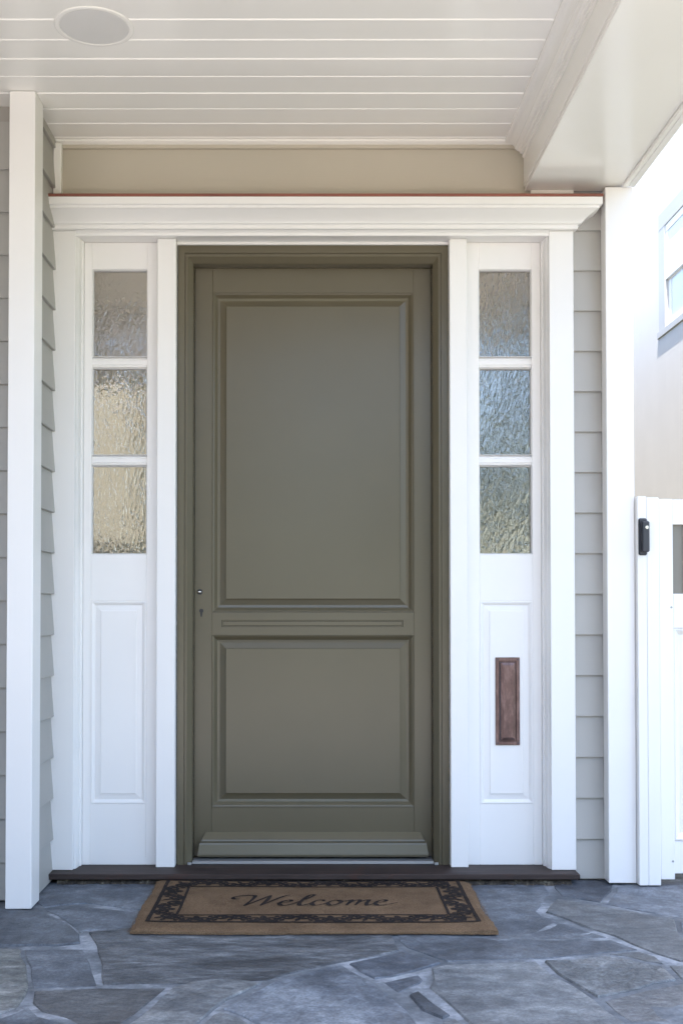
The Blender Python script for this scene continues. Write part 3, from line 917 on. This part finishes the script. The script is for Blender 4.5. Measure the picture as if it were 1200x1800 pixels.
# ------------------------------------------------------------------ sidelights
ZP = [(2.022, 2.367), (1.6356, 1.979), (1.248, 1.595)]
def sidelight(sg, x_out, x_in, g_out, g_in, label):
    """x measured from the door's middle; sg -1 left, +1 right"""
    t = thing('sidelight', label, 'sidelight', (sg * 0.75, 0.02, 0.04), 'sidelights flanking the front door')
    def bx(name, xa, xb, y0, y1, z0, z1, mat='white', bev=0.0015, par=None):
        return box(name, par or t, mat, sg * xa, sg * xb, y0, y1, z0, z1, bev)
    bx('stile', g_out, x_out, 0.0, 0.05, 0.0405, 2.4730)
    bx('stile', x_in, g_in, 0.0, 0.05, 0.0405, 2.4730)
    bx('top_rail', g_in, g_out, 0.0, 0.05, ZP[0][1], 2.4730)
    bx('middle_rail', g_in, g_out, 0.0, 0.05, 1.065, ZP[2][0])
    bx('bottom_rail', g_in, g_out, 0.0, 0.05, 0.0405, 0.276)
    for k in (0, 1):
        zc0, zc1 = ZP[k + 1][1], ZP[k][0]
        bm = bmesh.new()
        zm = (zc0 + zc1) / 2
        hh = (zc1 - zc0) / 2
        prism_x(bm, [(0.040, zc0), (0.018, zc0), (0.010, zc0 + 0.004), (0.006, zm - hh * 0.45), (0.004, zm - hh * 0.4), (0.004, zm + hh * 0.4), (0.006, zm + hh * 0.45), (0.010, zc1 - 0.004), (0.018, zc1), (0.040, zc1)], min(sg * g_in, sg * g_out), max(sg * g_in, sg * g_out))
        finish('muntin', bm, 'white', t)
    for z0, z1 in ZP:
        bm = bmesh.new()
        a_, b_ = sorted((sg * g_in, sg * g_out))
        rings(bm, a_, b_, z0, z1, [(-0.001, 0.012), (0.0005, 0.003), (0.003, 0.006), (0.004, 0.022)])
        finish('glazing_bead', bm, 'white', t)
        bm = bmesh.new()
        add_box(bm, a_ + 0.001, b_ - 0.001, 0.0215, 0.0265, z0 + 0.001, z1 - 0.001)
        finish('glass_pane', bm, 'glass', t)
    a_, b_ = sorted((sg * g_in, sg * g_out))
    bm = bmesh.new()
    rings(bm, a_, b_, 0.276, 1.065, [(0.0, 0.02), (0.0, 0.0), (0.002, -0.0015), (0.006, -0.0018), (0.010, 0.001), (0.016, 0.006), (0.016, 0.012)])
    finish('panel_moulding', bm, 'white', t)
    bm = bmesh.new()
    rings(bm, a_ + 0.0158, b_ - 0.0158, 0.276 + 0.0158, 1.065 - 0.0158, [(0.0, 0.0078), (0.002, 0.0078), (0.022, 0.0038), (0.0235, 0.0012), (0.025, 0.0008)], True)
    finish('raised_panel', bm, 'white', t)
    t.location.y -= 0.03
    return t
sidelight(-1, 0.8955, 0.6045, 0.8652, 0.6489, 'left sidelight with three warm brownish textured panes over a plain white panel')
sidelight(1, 0.8900, 0.5975, 0.8562, 0.6489, 'right sidelight with blue sky mirrored in its panes and mail slot below')

# mail slot on the right sidelight's lower panel
m_ = thing('mail_slot', 'upright aged copper mail slot plate on the right sidelight panel', 'mail slot', (0.7565, -0.004, 0.5044))
bm = bmesh.new()
rings(bm, 0.7096, 0.8033, 0.5044, 0.845, [(0.0, 0.0), (0.0, -0.004), (0.0015, -0.0055), (0.013, -0.0055), (0.015, -0.0035), (0.0175, -0.0035), (0.0175, 0.0)])
finish('plate', bm, 'copper', m_)
bm = bmesh.new()
rings(bm, 0.7277, 0.7875, 0.5225, 0.8269, [(0.0, -0.0005), (0.0, -0.007), (0.002, -0.0095), (0.005, -0.0105), (0.012, -0.0125)], True)
finish('flap', bm, 'copper', m_)
for sx in (0.7175, 0.7955):
    for sz in (0.5125, 0.8365):
        bm = bmesh.new()
        disc(bm, (sx, sz), 0.0036, -0.0068, -0.004, 12)
        finish('screw', bm, 'copper_dark', m_)
box('hinge_line', m_, 'copper_dark', 0.7243, 0.7272, -0.006, -0.001, 0.523, 0.8264, 0)
m_.location.y -= 0.03

# ------------------------------------------------------------------ ceiling speaker
sp = thing('ceiling_speaker', 'round off-white speaker grille set flush in the porch ceiling', 'speaker', (-0.678, -0.975, 2.84))
bm = bmesh.new()
pr_ = [(0.122, 2.8412), (0.122, 2.8392), (0.119, 2.8375), (0.110, 2.8368), (0.1055, 2.8378), (0.1055, 2.8412)]
seg = 64
rows = [[bm.verts.new((-0.678 + r_ * math.cos(2 * math.pi * i / seg), -0.975 + r_ * math.sin(2 * math.pi * i / seg), z)) for i in range(seg)] for r_, z in pr_]
for a, b in zip(rows, rows[1:]):
    for i in range(seg):
        bm.faces.new((a[i], a[(i + 1) % seg], b[(i + 1) % seg], b[i]))
finish('rim', bm, 'ceiling', sp, False)
bm = bmesh.new()
disc(bm, (-0.678, -0.975), 0.1052, 2.8384, 2.8411, 64, 'z')
finish('grille', bm, 'grille', sp)

# ------------------------------------------------------------------ doormat
mat_ = thing('doormat', 'brown coir doormat with black scroll border and cursive Welcome lettering', 'doormat', (0.0, -0.47, 0.003))
MX0, MX1, MY0, MY1, MZ = -0.583, 0.581, -0.842, -0.174, 0.0145
def mat_z(x, y):
    base = MZ + 0.0020 * math.sin(x * 5 + 1) * math.sin(y * 9)
    curl = max(0.0, (x - 0.42) / 0.17) ** 2 * max(0.0, (-0.55 - y) / 0.29) ** 1.5 * 0.010
    return base + curl + max(0.0, (-0.42 - x) / 0.17) ** 2 * 0.004

bm = bmesh.new()
rm = random.Random(5)
nx, ny = 60, 34
grid = {}
for j in range(ny + 1):
    for i in range(nx + 1):
        x = MX0 + (MX1 - MX0) * i / nx
        y = MY0 + (MY1 - MY0) * j / ny
        z = mat_z(x, y)
        if i in (0, nx):
            x += rm.uniform(-0.003, 0.003) + 0.004 * math.sin(y * 14)
            z -= 0.005
        if j in (0, ny):
            y += rm.uniform(-0.0025, 0.0025) + 0.004 * math.sin(x * 7)
            z -= 0.005
        grid[i, j] = bm.verts.new((x, y, z))
for j in range(ny):
    for i in range(nx):
        bm.faces.new((grid[i, j], grid[i + 1, j], grid[i + 1, j + 1], grid[i, j + 1]))
edge = [grid[i, 0] for i in range(nx + 1)] + [grid[nx, j] for j in range(1, ny + 1)] + [grid[i, ny] for i in range(nx - 1, -1, -1)] + [grid[0, j] for j in range(ny - 1, 0, -1)]
low = [bm.verts.new((q.co.x, q.co.y, 0.003)) for q in edge]
for i in range(len(edge)):
    bm.faces.new((edge[i], low[i], low[(i + 1) % len(edge)], edge[(i + 1) % len(edge)]))
finish('coir_pad', bm, 'coir', mat_)

def spline(pts, per=8):
    out = []
    P = [pts[0]] + list(pts) + [pts[-1]]
    for i in range(1, len(P) - 2):
        p0, p1, p2, p3 = (Vector(q) for q in P[i - 1:i + 3])
        for k in range(per):
            t = k / per
            out.append(0.5 * (2 * p1 + (p2 - p0) * t + (2 * p0 - 5 * p1 + 4 * p2 - p3) * t * t + (3 * p1 - p0 - 3 * p2 + p3) * t ** 3))
    out.append(Vector(pts[-1]))
    return out

def ribbon(bm, pts, wfun, lift):
    n = len(pts)
    L, R = [], []
    for i in range(n):
        a, b = pts[max(0, i - 1)], pts[min(n - 1, i + 1)]
        dv = (b - a)
        if dv.length < 1e-9:
            dv = Vector((1, 0))
        dv.normalize()
        nn = Vector((-dv.y, dv.x))
        w_ = wfun(i / max(1, n - 1), dv)
        p = pts[i]
        L.append(bm.verts.new((p.x + nn.x * w_, p.y + nn.y * w_, mat_z(p.x, p.y) + lift)))
        R.append(bm.verts.new((p.x - nn.x * w_, p.y - nn.y * w_, mat_z(p.x, p.y) + lift)))
    for i in range(n - 1):
        bm.faces.new((L[i], L[i + 1], R[i + 1], R[i]))

LETTERS = {
    'W': [[(-0.55, 1.28), (-0.95, 1.3), (-1.05, 1.62), (-0.6, 1.88), (0.0, 1.92), (0.28, 1.75), (0.32, 1.0), (0.2, 0.02)], [(0.2, 0.02), (0.85, 1.1), (1.28, 1.9)], [(1.28, 1.9), (1.34, 1.0), (1.25, 0.02)], [(1.25, 0.02), (1.85, 1.15), (2.25, 1.8), (2.55, 1.98)]],
    'e': [[(2.15, 0.42), (2.7, 0.58), (2.98, 0.82), (2.8, 1.0), (2.45, 0.75), (2.38, 0.3), (2.7, 0.02), (3.15, 0.2), (3.55, 0.75)]],
    'l': [[(3.55, 0.75), (4.05, 1.55), (4.12, 1.95), (3.88, 1.95), (3.7, 1.3), (3.64, 0.4), (3.85, 0.02), (4.25, 0.25), (4.45, 0.6)]],
    'c': [[(5.1, 0.75), (5.0, 0.98), (4.62, 0.85), (4.45, 0.4), (4.72, 0.02), (5.15, 0.2), (5.45, 0.55)]],
    'o': [[(6.0, 0.95), (5.65, 0.85), (5.48, 0.4), (5.75, 0.02), (6.12, 0.2), (6.28, 0.6), (6.02, 0.95), (6.2, 0.78), (6.65, 0.82)]],
    'm': [[(6.55, 0.7), (6.86, 1.0), (6.84, 0.5), (6.75, 0.02)], [(6.78, 0.35), (7.15, 0.92), (7.4, 0.92), (7.4, 0.5), (7.32, 0.02)], [(7.36, 0.35), (7.75, 0.92), (8.0, 0.92), (7.98, 0.4), (8.1, 0.02), (8.5, 0.38)]],
    'e2': [[(8.45, 0.42), (8.9, 0.58), (9.15, 0.82), (8.95, 1.0), (8.62, 0.75), (8.55, 0.3), (8.85, 0.02), (9.4, 0.2), (9.95, 0.55)]],
}
for key, strokes in LETTERS.items():
    bm = bmesh.new()
    for st in strokes:
        pts = [Vector((-0.248 + (x + 0.30 * y) * 0.0535, -0.545 + y * 0.074)) for x, y in spline(st, 8)]
        # broad-nib pen: thick on down strokes, thin on the diagonals up
        ribbon(bm, pts, lambda t, dv: (0.0030 + 0.0066 * abs(dv.x * 0.45 - dv.y * 0.89) ** 2) * (0.55 + 0.45 * math.sin(math.pi * min(1, max(0, t)))), 0.0018)
    finish('letter', bm, 'coir_black', mat_)['label'] = 'black cursive letter ' + key[0]

bm = bmesh.new()
BX0, BX1, BY0, BY1, BW = -0.546, 0.546, -0.752, -0.182, 0.098
def bar(x0, x1, y0, y1):
    nn = max(2, int(max(x1 - x0, y1 - y0) / 0.03))
    if x1 - x0 > y1 - y0:
        ribbon(bm, [Vector((x0 + (x1 - x0) * i / nn, (y0 + y1) / 2 + rm.uniform(-0.0008, 0.0008))) for i in range(nn + 1)], lambda t, dv: (y1 - y0) / 2, 0.0016)
    else:
        ribbon(bm, [Vector(((x0 + x1) / 2 + rm.uniform(-0.0008, 0.0008), y0 + (y1 - y0) * i / nn)) for i in range(nn + 1)], lambda t, dv: (x1 - x0) / 2, 0.0016)
T = 0.014
bar(BX0, BX1, BY0, BY0 + T)
bar(BX0, BX1, BY1 - T, BY1)
bar(BX0, BX0 + T, BY0 + T, BY1 - T)
bar(BX1 - T, BX1, BY0 + T, BY1 - T)
t2 = 0.010
bar(BX0 + BW, BX1 - BW, BY0 + BW - t2, BY0 + BW)
bar(BX0 + BW, BX1 - BW, BY1 - BW, BY1 - BW + t2)
bar(BX0 + BW - t2, BX0 + BW, BY0 + BW, BY1 - BW)
bar(BX1 - BW, BX1 - BW + t2, BY0 + BW, BY1 - BW)
finish('border_lines', bm, 'coir_black', mat_)

bm = bmesh.new()
def scroll(cx, cy, r, a0, turn, flip, w0):
    pts = []
    for i in range(22):
        t = i / 21
        a = a0 + flip * turn * t
        rr = r * (1 - 0.80 * t)
        pts.append(Vector((cx + rr * math.cos(a), cy + rr * math.sin(a))))
    ribbon(bm, pts, lambda t, dv: w0 * (1.0 - 0.35 * t), 0.0017)
def unit(ox, oy, ux, uy, k):
    """one motif of the wrought scroll border: S of two spirals with leaves; (ux, uy) = along, across"""
    A, B = Vector(ux), Vector(uy)
    def pt(s_, t_):
        q = Vector((ox, oy)) + A * s_ + B * t_
        return q
    hand = A.x * B.y - A.y * B.x
    f = 1 if k % 2 == 0 else -1
    ang = math.atan2(A.y, A.x)
    c1 = pt(0.030, 0.012 * f)
    c2 = pt(0.082, -0.012 * f)
    scroll(c1.x, c1.y, 0.026, ang + math.pi * 0.2 * f * hand, math.pi * 3.1, f * hand, 0.0078)
    scroll(c2.x, c2.y, 0.026, ang + math.pi + math.pi * 0.2 * f * hand, math.pi * 3.1, f * hand, 0.0078)
    pts = [pt(0.030 + 0.052 * i / 10, 0.026 * f * math.cos(math.pi * i / 10) + 0.0) for i in range(11)]
    ribbon(bm, pts, lambda t, dv: 0.0085, 0.0015)
    for s0, t0, s1, t1 in ((0.058, 0.030 * f, 0.070, 0.010 * f), (0.052, -0.030 * f, 0.042, -0.012 * f), (0.0, 0.028, 0.010, 0.0), (0.0, -0.028, 0.010, 0.0), (0.108, 0.028 * f, 0.112, -0.03)):
        p0, p1 = pt(s0, t0), pt(s1, t1)
        ribbon(bm, [p0.lerp(p1, i / 5) for i in range(6)], lambda t, dv: 0.0085 * math.sin(math.pi * (0.12 + 0.8 * t)), 0.0016)
BC = (T + BW - t2) / 2
nxm = 9
stepx = (BX1 - BX0 - BW) / nxm
for i in range(nxm):
    unit(BX0 + BW * 0.5 + i * stepx, BY0 + BC, (1, 0), (0, 1), i)
    unit(BX0 + BW * 0.5 + i * stepx, BY1 - BC, (1, 0), (0, -1), i)
nym = 4
stepy = (BY1 - BY0 - BW * 1.0) / nym
for i in range(nym):
    unit(BX0 + BC, BY0 + BW * 0.55 + i * stepy, (0, 1), (1, 0), i)
    unit(BX1 - BC, BY0 + BW * 0.55 + i * stepy, (0, 1), (-1, 0), i)
finish('border_scrollwork', bm, 'coir_black', mat_)

# loose coir fibres on the mat's edges and top
bm = bmesh.new()
rf = random.Random(17)
def fibre(x, y, z, dx, dy, dz):
    w_ = Vector((-dy, dx, 0))
    w_ = (w_.normalized() if w_.length > 1e-6 else Vector((1, 0, 0))) * 0.0006
    a_ = Vector((x, y, z))
    b_ = a_ + Vector((dx, dy, dz))
    bm.faces.new([bm.verts.new(a_ - w_), bm.verts.new(a_ + w_), bm.verts.new(b_)])
for i in range(2600):
    t = rf.random()
    sd = rf.random()
    if sd < 0.45:
        fibre(MX0 + (MX1 - MX0) * t, MY0 + 0.003 * math.sin(t * 8) + rf.uniform(-0.002, 0.004), rf.uniform(0.004, 0.011), rf.gauss(0, 0.005), -abs(rf.gauss(0.003, 0.004)), rf.gauss(0.0005, 0.002))
    elif sd < 0.72:
        fibre(MX0 + rf.uniform(-0.004, 0.004), MY0 + (MY1 - MY0) * t, rf.uniform(0.004, 0.011), -abs(rf.gauss(0.003, 0.004)), rf.gauss(0, 0.005), rf.gauss(0.0005, 0.002))
    else:
        fibre(MX1 + rf.uniform(-0.004, 0.004), MY0 + (MY1 - MY0) * t, rf.uniform(0.004, 0.011), abs(rf.gauss(0.004, 0.005)), rf.gauss(0, 0.005), rf.gauss(0.0005, 0.002))
for i in range(9000):
    x, y = rf.uniform(MX0 + 0.006, MX1 - 0.006), rf.uniform(MY0 + 0.006, MY1 - 0.01)
    fibre(x, y, mat_z(x, y) + 0.0002, rf.gauss(0, 0.003), rf.gauss(0, 0.003), abs(rf.gauss(0.0025, 0.0015)))
fo = finish('coir_fibres', bm, 'coir', mat_)
fo['kind'] = 'stuff'

# ------------------------------------------------------------------ gate at the right
gp = thing('gate_post', 'short white gate post of two boards against the right corner board', 'post', (1.254, -0.17, 0))
box('post_board', gp, 'white', 1.2135, 1.2480, -0.212, -0.1335, 0.004, 1.456, 0.002)
box('post_board', gp, 'white', 1.2490, 1.2945, -0.211, -0.1335, 0.004, 1.452, 0.002)

GATE_SHIFT = (0.0135, 0.022)
gt = thing('garden_gate', 'white wooden side gate with framed panel and narrow taupe slot', 'gate', (1.74, -0.18, 0.02))
GX1 = 2.17
box('stile', gt, 'white', 1.286, 1.3385, -0.215, -0.165, 0.022, 1.448, 0.002)
box('stile', gt, 'white', GX1 - 0.08, GX1, -0.215, -0.165, 0.022, 1.448, 0.002)
box('top_rail', gt, 'white', 1.3388, GX1 - 0.0803, -0.2145, -0.165, 1.352, 1.446, 0.002)
box('middle_rail', gt, 'white', 1.3388, GX1 - 0.0803, -0.2145, -0.165, 0.962, 1.091, 0.002)
box('bottom_rail', gt, 'white', 1.3388, GX1 - 0.0803, -0.206, -0.165, 0.042, 0.165, 0.002)
x = 1.343
while x < GX1 - 0.16:
    sb = box('slot_panel', gt, 'slot', x, x + 0.040, -0.196, -0.180, 1.0905, 1.3525, 0.0)
    sb['label'] = 'narrow taupe slot panel'
    box('slat', gt, 'white', x + 0.041, x + 0.103, -0.212, -0.165, 1.0912, 1.3518, 0.0015)
    x += 0.104
bm = bmesh.new()
rings(bm, 1.3392, GX1 - 0.0808, 0.1655, 0.9615, [(0.0, -0.18), (0.0, -0.2085), (0.006, -0.212), (0.014, -0.206), (0.020, -0.197), (0.026, -0.192), (0.05, -0.200), (0.052, -0.201)], True)
finish('panel', bm, 'white', gt)
for q in (0.25, 1.2):
    bm = bmesh.new()
    disc(bm, (1.331, q - 0.16), 0.004, -0.217, -0.212, 10)
    finish('nail_head', bm, 'alu', gt)

gt.location.x += GATE_SHIFT[0]
gt.location.y += GATE_SHIFT[1]

db = thing('doorbell', 'black doorbell unit screwed to the white gate post', 'doorbell', (1.217, -0.27, 1.234))
box('back_plate', db, 'black', 1.1995, 1.2315, -0.276, -0.2665, 1.2345, 1.3735, 0.005)
box('cover', db, 'black', 1.2075, 1.2365, -0.292, -0.2765, 1.246, 1.362, 0.005)
bm = bmesh.new()
disc(bm, (1.2255, 1.338), 0.0065, -0.2945, -0.291, 18)
finish('button', bm, 'steel', db)
db.location.x += 0.0165
db.location.y += 0.0545

# ------------------------------------------------------------------ neighbouring wall behind the gate, with its window
XW = 2.20
nw = thing('side_wing', 'sunlit white stucco wing wall behind the gate with a sash window', 'building', (XW, 3.0, 0))
WY0, WY1, WZ0, WZ1 = 1.62, 2.60, 2.79, 3.43
box('wall', nw, 'stucco', XW, XW + 0.3, WY1, 9.0, -0.08, 5.6, 0)
box('wall', nw, 'stucco', XW, XW + 0.3, -0.20, WY0, -0.08, 5.6, 0)
box('wall', nw, 'stucco', XW, XW + 0.3, WY0, WY1, -0.08, WZ0, 0)
box('wall', nw, 'stucco', XW, XW + 0.3, WY0, WY1, WZ1, 5.6, 0)
box('window_casing', nw, 'cream', XW - 0.006, XW + 0.02, WY1 - 0.005, WY1 + 0.125, WZ0, WZ1 + 0.1, 0.003)
box('window_casing', nw, 'cream', XW - 0.006, XW + 0.02, WY0 - 0.125, WY0 + 0.005, WZ0, WZ1 + 0.1, 0.003)
box('window_casing', nw, 'cream', XW - 0.007, XW + 0.02, WY0 - 0.12, WY1 + 0.12, WZ1, WZ1 + 0.105, 0.003)
box('window_sill', nw, 'cream', XW - 0.0105, XW + 0.05, WY0 - 0.15, WY1 + 0.15, WZ0 - 0.04, WZ0 + 0.001, 0.002)
ZM = 3.11
def sash(x_, z0, z1):
    bx_ = bpy.data.objects
    e = box('sash', nw, 'white', x_, x_ + 0.016, WY0, WY1, z1 - 0.045, z1, 0.002)
    box('sash_rail', e, 'white', x_, x_ + 0.016, WY0, WY1, z0, z0 + 0.045, 0.002)
    box('sash_stile', e, 'white', x_ + 0.001, x_ + 0.015, WY0, WY0 + 0.05, z0 + 0.0453, z1 - 0.0453, 0.002)
    box('sash_stile', e, 'white', x_ + 0.001, x_ + 0.015, WY1 - 0.05, WY1, z0 + 0.0453, z1 - 0.0453, 0.002)
    box('pane', e, 'pale_pane', x_ + 0.005, x_ + 0.010, WY0 + 0.0502, WY1 - 0.0502, z0 + 0.0455, z1 - 0.0455, 0)
sash(XW - 0.001, ZM - 0.02, WZ1)
sash(XW + 0.016, WZ0, ZM + 0.02)
box('window_shade', nw, 'shade', XW + 0.07, XW + 0.08, WY0, WY1, WZ0, WZ1, 0)
box('roof', nw, 'roof', XW + 0.02, XW + 4.0, -0.2, 9.4, 5.6, 5.75, 0.01)

# ------------------------------------------------------------------ hall behind the textured glass
hl = thing('entry_hall', 'dim beige entry hall glimpsed through the textured sidelight glass', 'room', (0, 2.5, 0))
box('hall_floor', hl, 'inside_floor', -1.9, 1.09, 0.13, 3.0, -0.02, 0.035, 0)
for xa, xb, ya, yb in ((-1.9, 1.09, 0.21, 0.4), (-1.9, -0.5, 0.4, 2.62), (0.05, 1.09, 0.4, 2.1), (-0.5, 1.09, 2.1, 2.62), (-1.15, 1.09, 2.62, 2.999)):  # ceiling gaps added as skylights to light the hall and back wall
    box('hall_ceiling', hl, 'inside', xa, xb, ya, yb, 2.75, 2.949, 0)
box('ceiling_header', hl, 'inside', -1.9, 1.0, 2.05, 2.2, 2.34, 2.749, 0)  # added to screen the rear skylight and keep the top panes dark
box('hall_wall', hl, 'inside', -2.0, -1.9, 0.21, 3.0, 0.035, 2.949, 0)
box('hall_wall', hl, 'inside_dark', 1.0, 1.09, 0.21, 3.0, 0.035, 2.75, 0)
box('back_wall', hl, 'inside_tan', -2.0, 1.09, 3.0, 3.1, 0.035, 2.949, 0)
box('front_wall', hl, 'inside', -0.60, 0.595, 0.101, 0.125, 0.041, 2.75, 0)

# ------------------------------------------------------------------ across the garden (mirrored in the glass and paint)
def tree(name, label, x, y, h, r, n, seed):
    rt = random.Random(seed)
    t = thing(name, label, 'tree', (x, y, -0.09), 'garden trees mirrored in the glass')
    bm = bmesh.new()
    segs = [((0, 0, 0), 0.17), ((0.06, 0.02, h * 0.25), 0.13), ((0.0, 0.08, h * 0.5), 0.10), ((0.1, 0.0, h * 0.8), 0.04)]
    prev = None
    for c_, rad in segs:
        cur = [bm.verts.new((x + c_[0] + rad * math.cos(k * math.pi / 4), y + c_[1] + rad * math.sin(k * math.pi / 4), -0.09 + c_[2])) for k in range(8)]
        if prev:
            for k in range(8):
                bm.faces.new((prev[k], prev[(k + 1) % 8], cur[(k + 1) % 8], cur[k]))
        prev = cur
    finish('trunk', bm, 'bark', t, True)
    clumps = []
    for k in range(34):
        a = rt.uniform(0, 6.283)
        q = math.sqrt(rt.random())
        zz = rt.uniform(0.42, 1.0)
        env = math.sin(math.pi * min(1, (zz - 0.36) / 0.70)) ** 0.6
        clumps.append((r * q * math.cos(a) * env, r * q * math.sin(a) * env, h * zz, rt.uniform(0.3, 0.6) * r * 0.5))
    bm = bmesh.new()
    for i in range(n):
        c_ = rt.choice(clumps)
        dv = Vector((rt.gauss(0, 1), rt.gauss(0, 1), rt.gauss(0, 0.8)))
        dv = dv.normalized() * c_[3] * rt.random() ** 0.4
        p_ = Vector((x + c_[0], y + c_[1], -0.09 + c_[2])) + dv
        u = Vector((rt.gauss(0, 1), rt.gauss(0, 1), rt.gauss(0, 1))).normalized()
        w_ = u.cross(Vector((rt.gauss(0, 1), rt.gauss(0, 1), rt.gauss(0, 1)))).normalized()
        s_ = rt.uniform(0.05, 0.10)
        bm.faces.new([bm.verts.new(p_ + u * s_), bm.verts.new(p_ + w_ * s_ * 0.5), bm.verts.new(p_ - u * s_), bm.verts.new(p_ - w_ * s_ * 0.5)])
    finish('crown', bm, 'leaf', t)
tree('garden_tree', 'leafy tree across the garden mirrored in the right sidelight', 5.35, -16.0, 7.2, 2.2, 15000, 21)
tree('low_tree', 'low bushy tree across the garden mirrored in the sidelight glass', 2.3, -16.5, 4.3, 1.9, 6000, 22)
hs = thing('beige_house', 'beige stucco house across the garden mirrored in left sidelight', 'house', (-6.0, -19.0, -0.09))
box('wall', hs, 'beige_house', -12.0, -1.6, -24.0, -17.5, -0.09, 5.4, 0)
bm = bmesh.new()
prism_x(bm, [(-24.5, 5.4), (-17.0, 5.4), (-20.75, 7.6)], -12.4, -1.2)
finish('roof', bm, 'roof', hs)
for wx in (-10.4, -7.4, -4.2):
    wn_ = box('window', hs, 'white', wx - 0.65, wx + 0.65, -17.5, -17.45, 1.0, 2.5, 0.0)
    box('pane', wn_, 'black', wx - 0.55, wx + 0.55, -17.45, -17.44, 1.1, 2.4, 0.0)
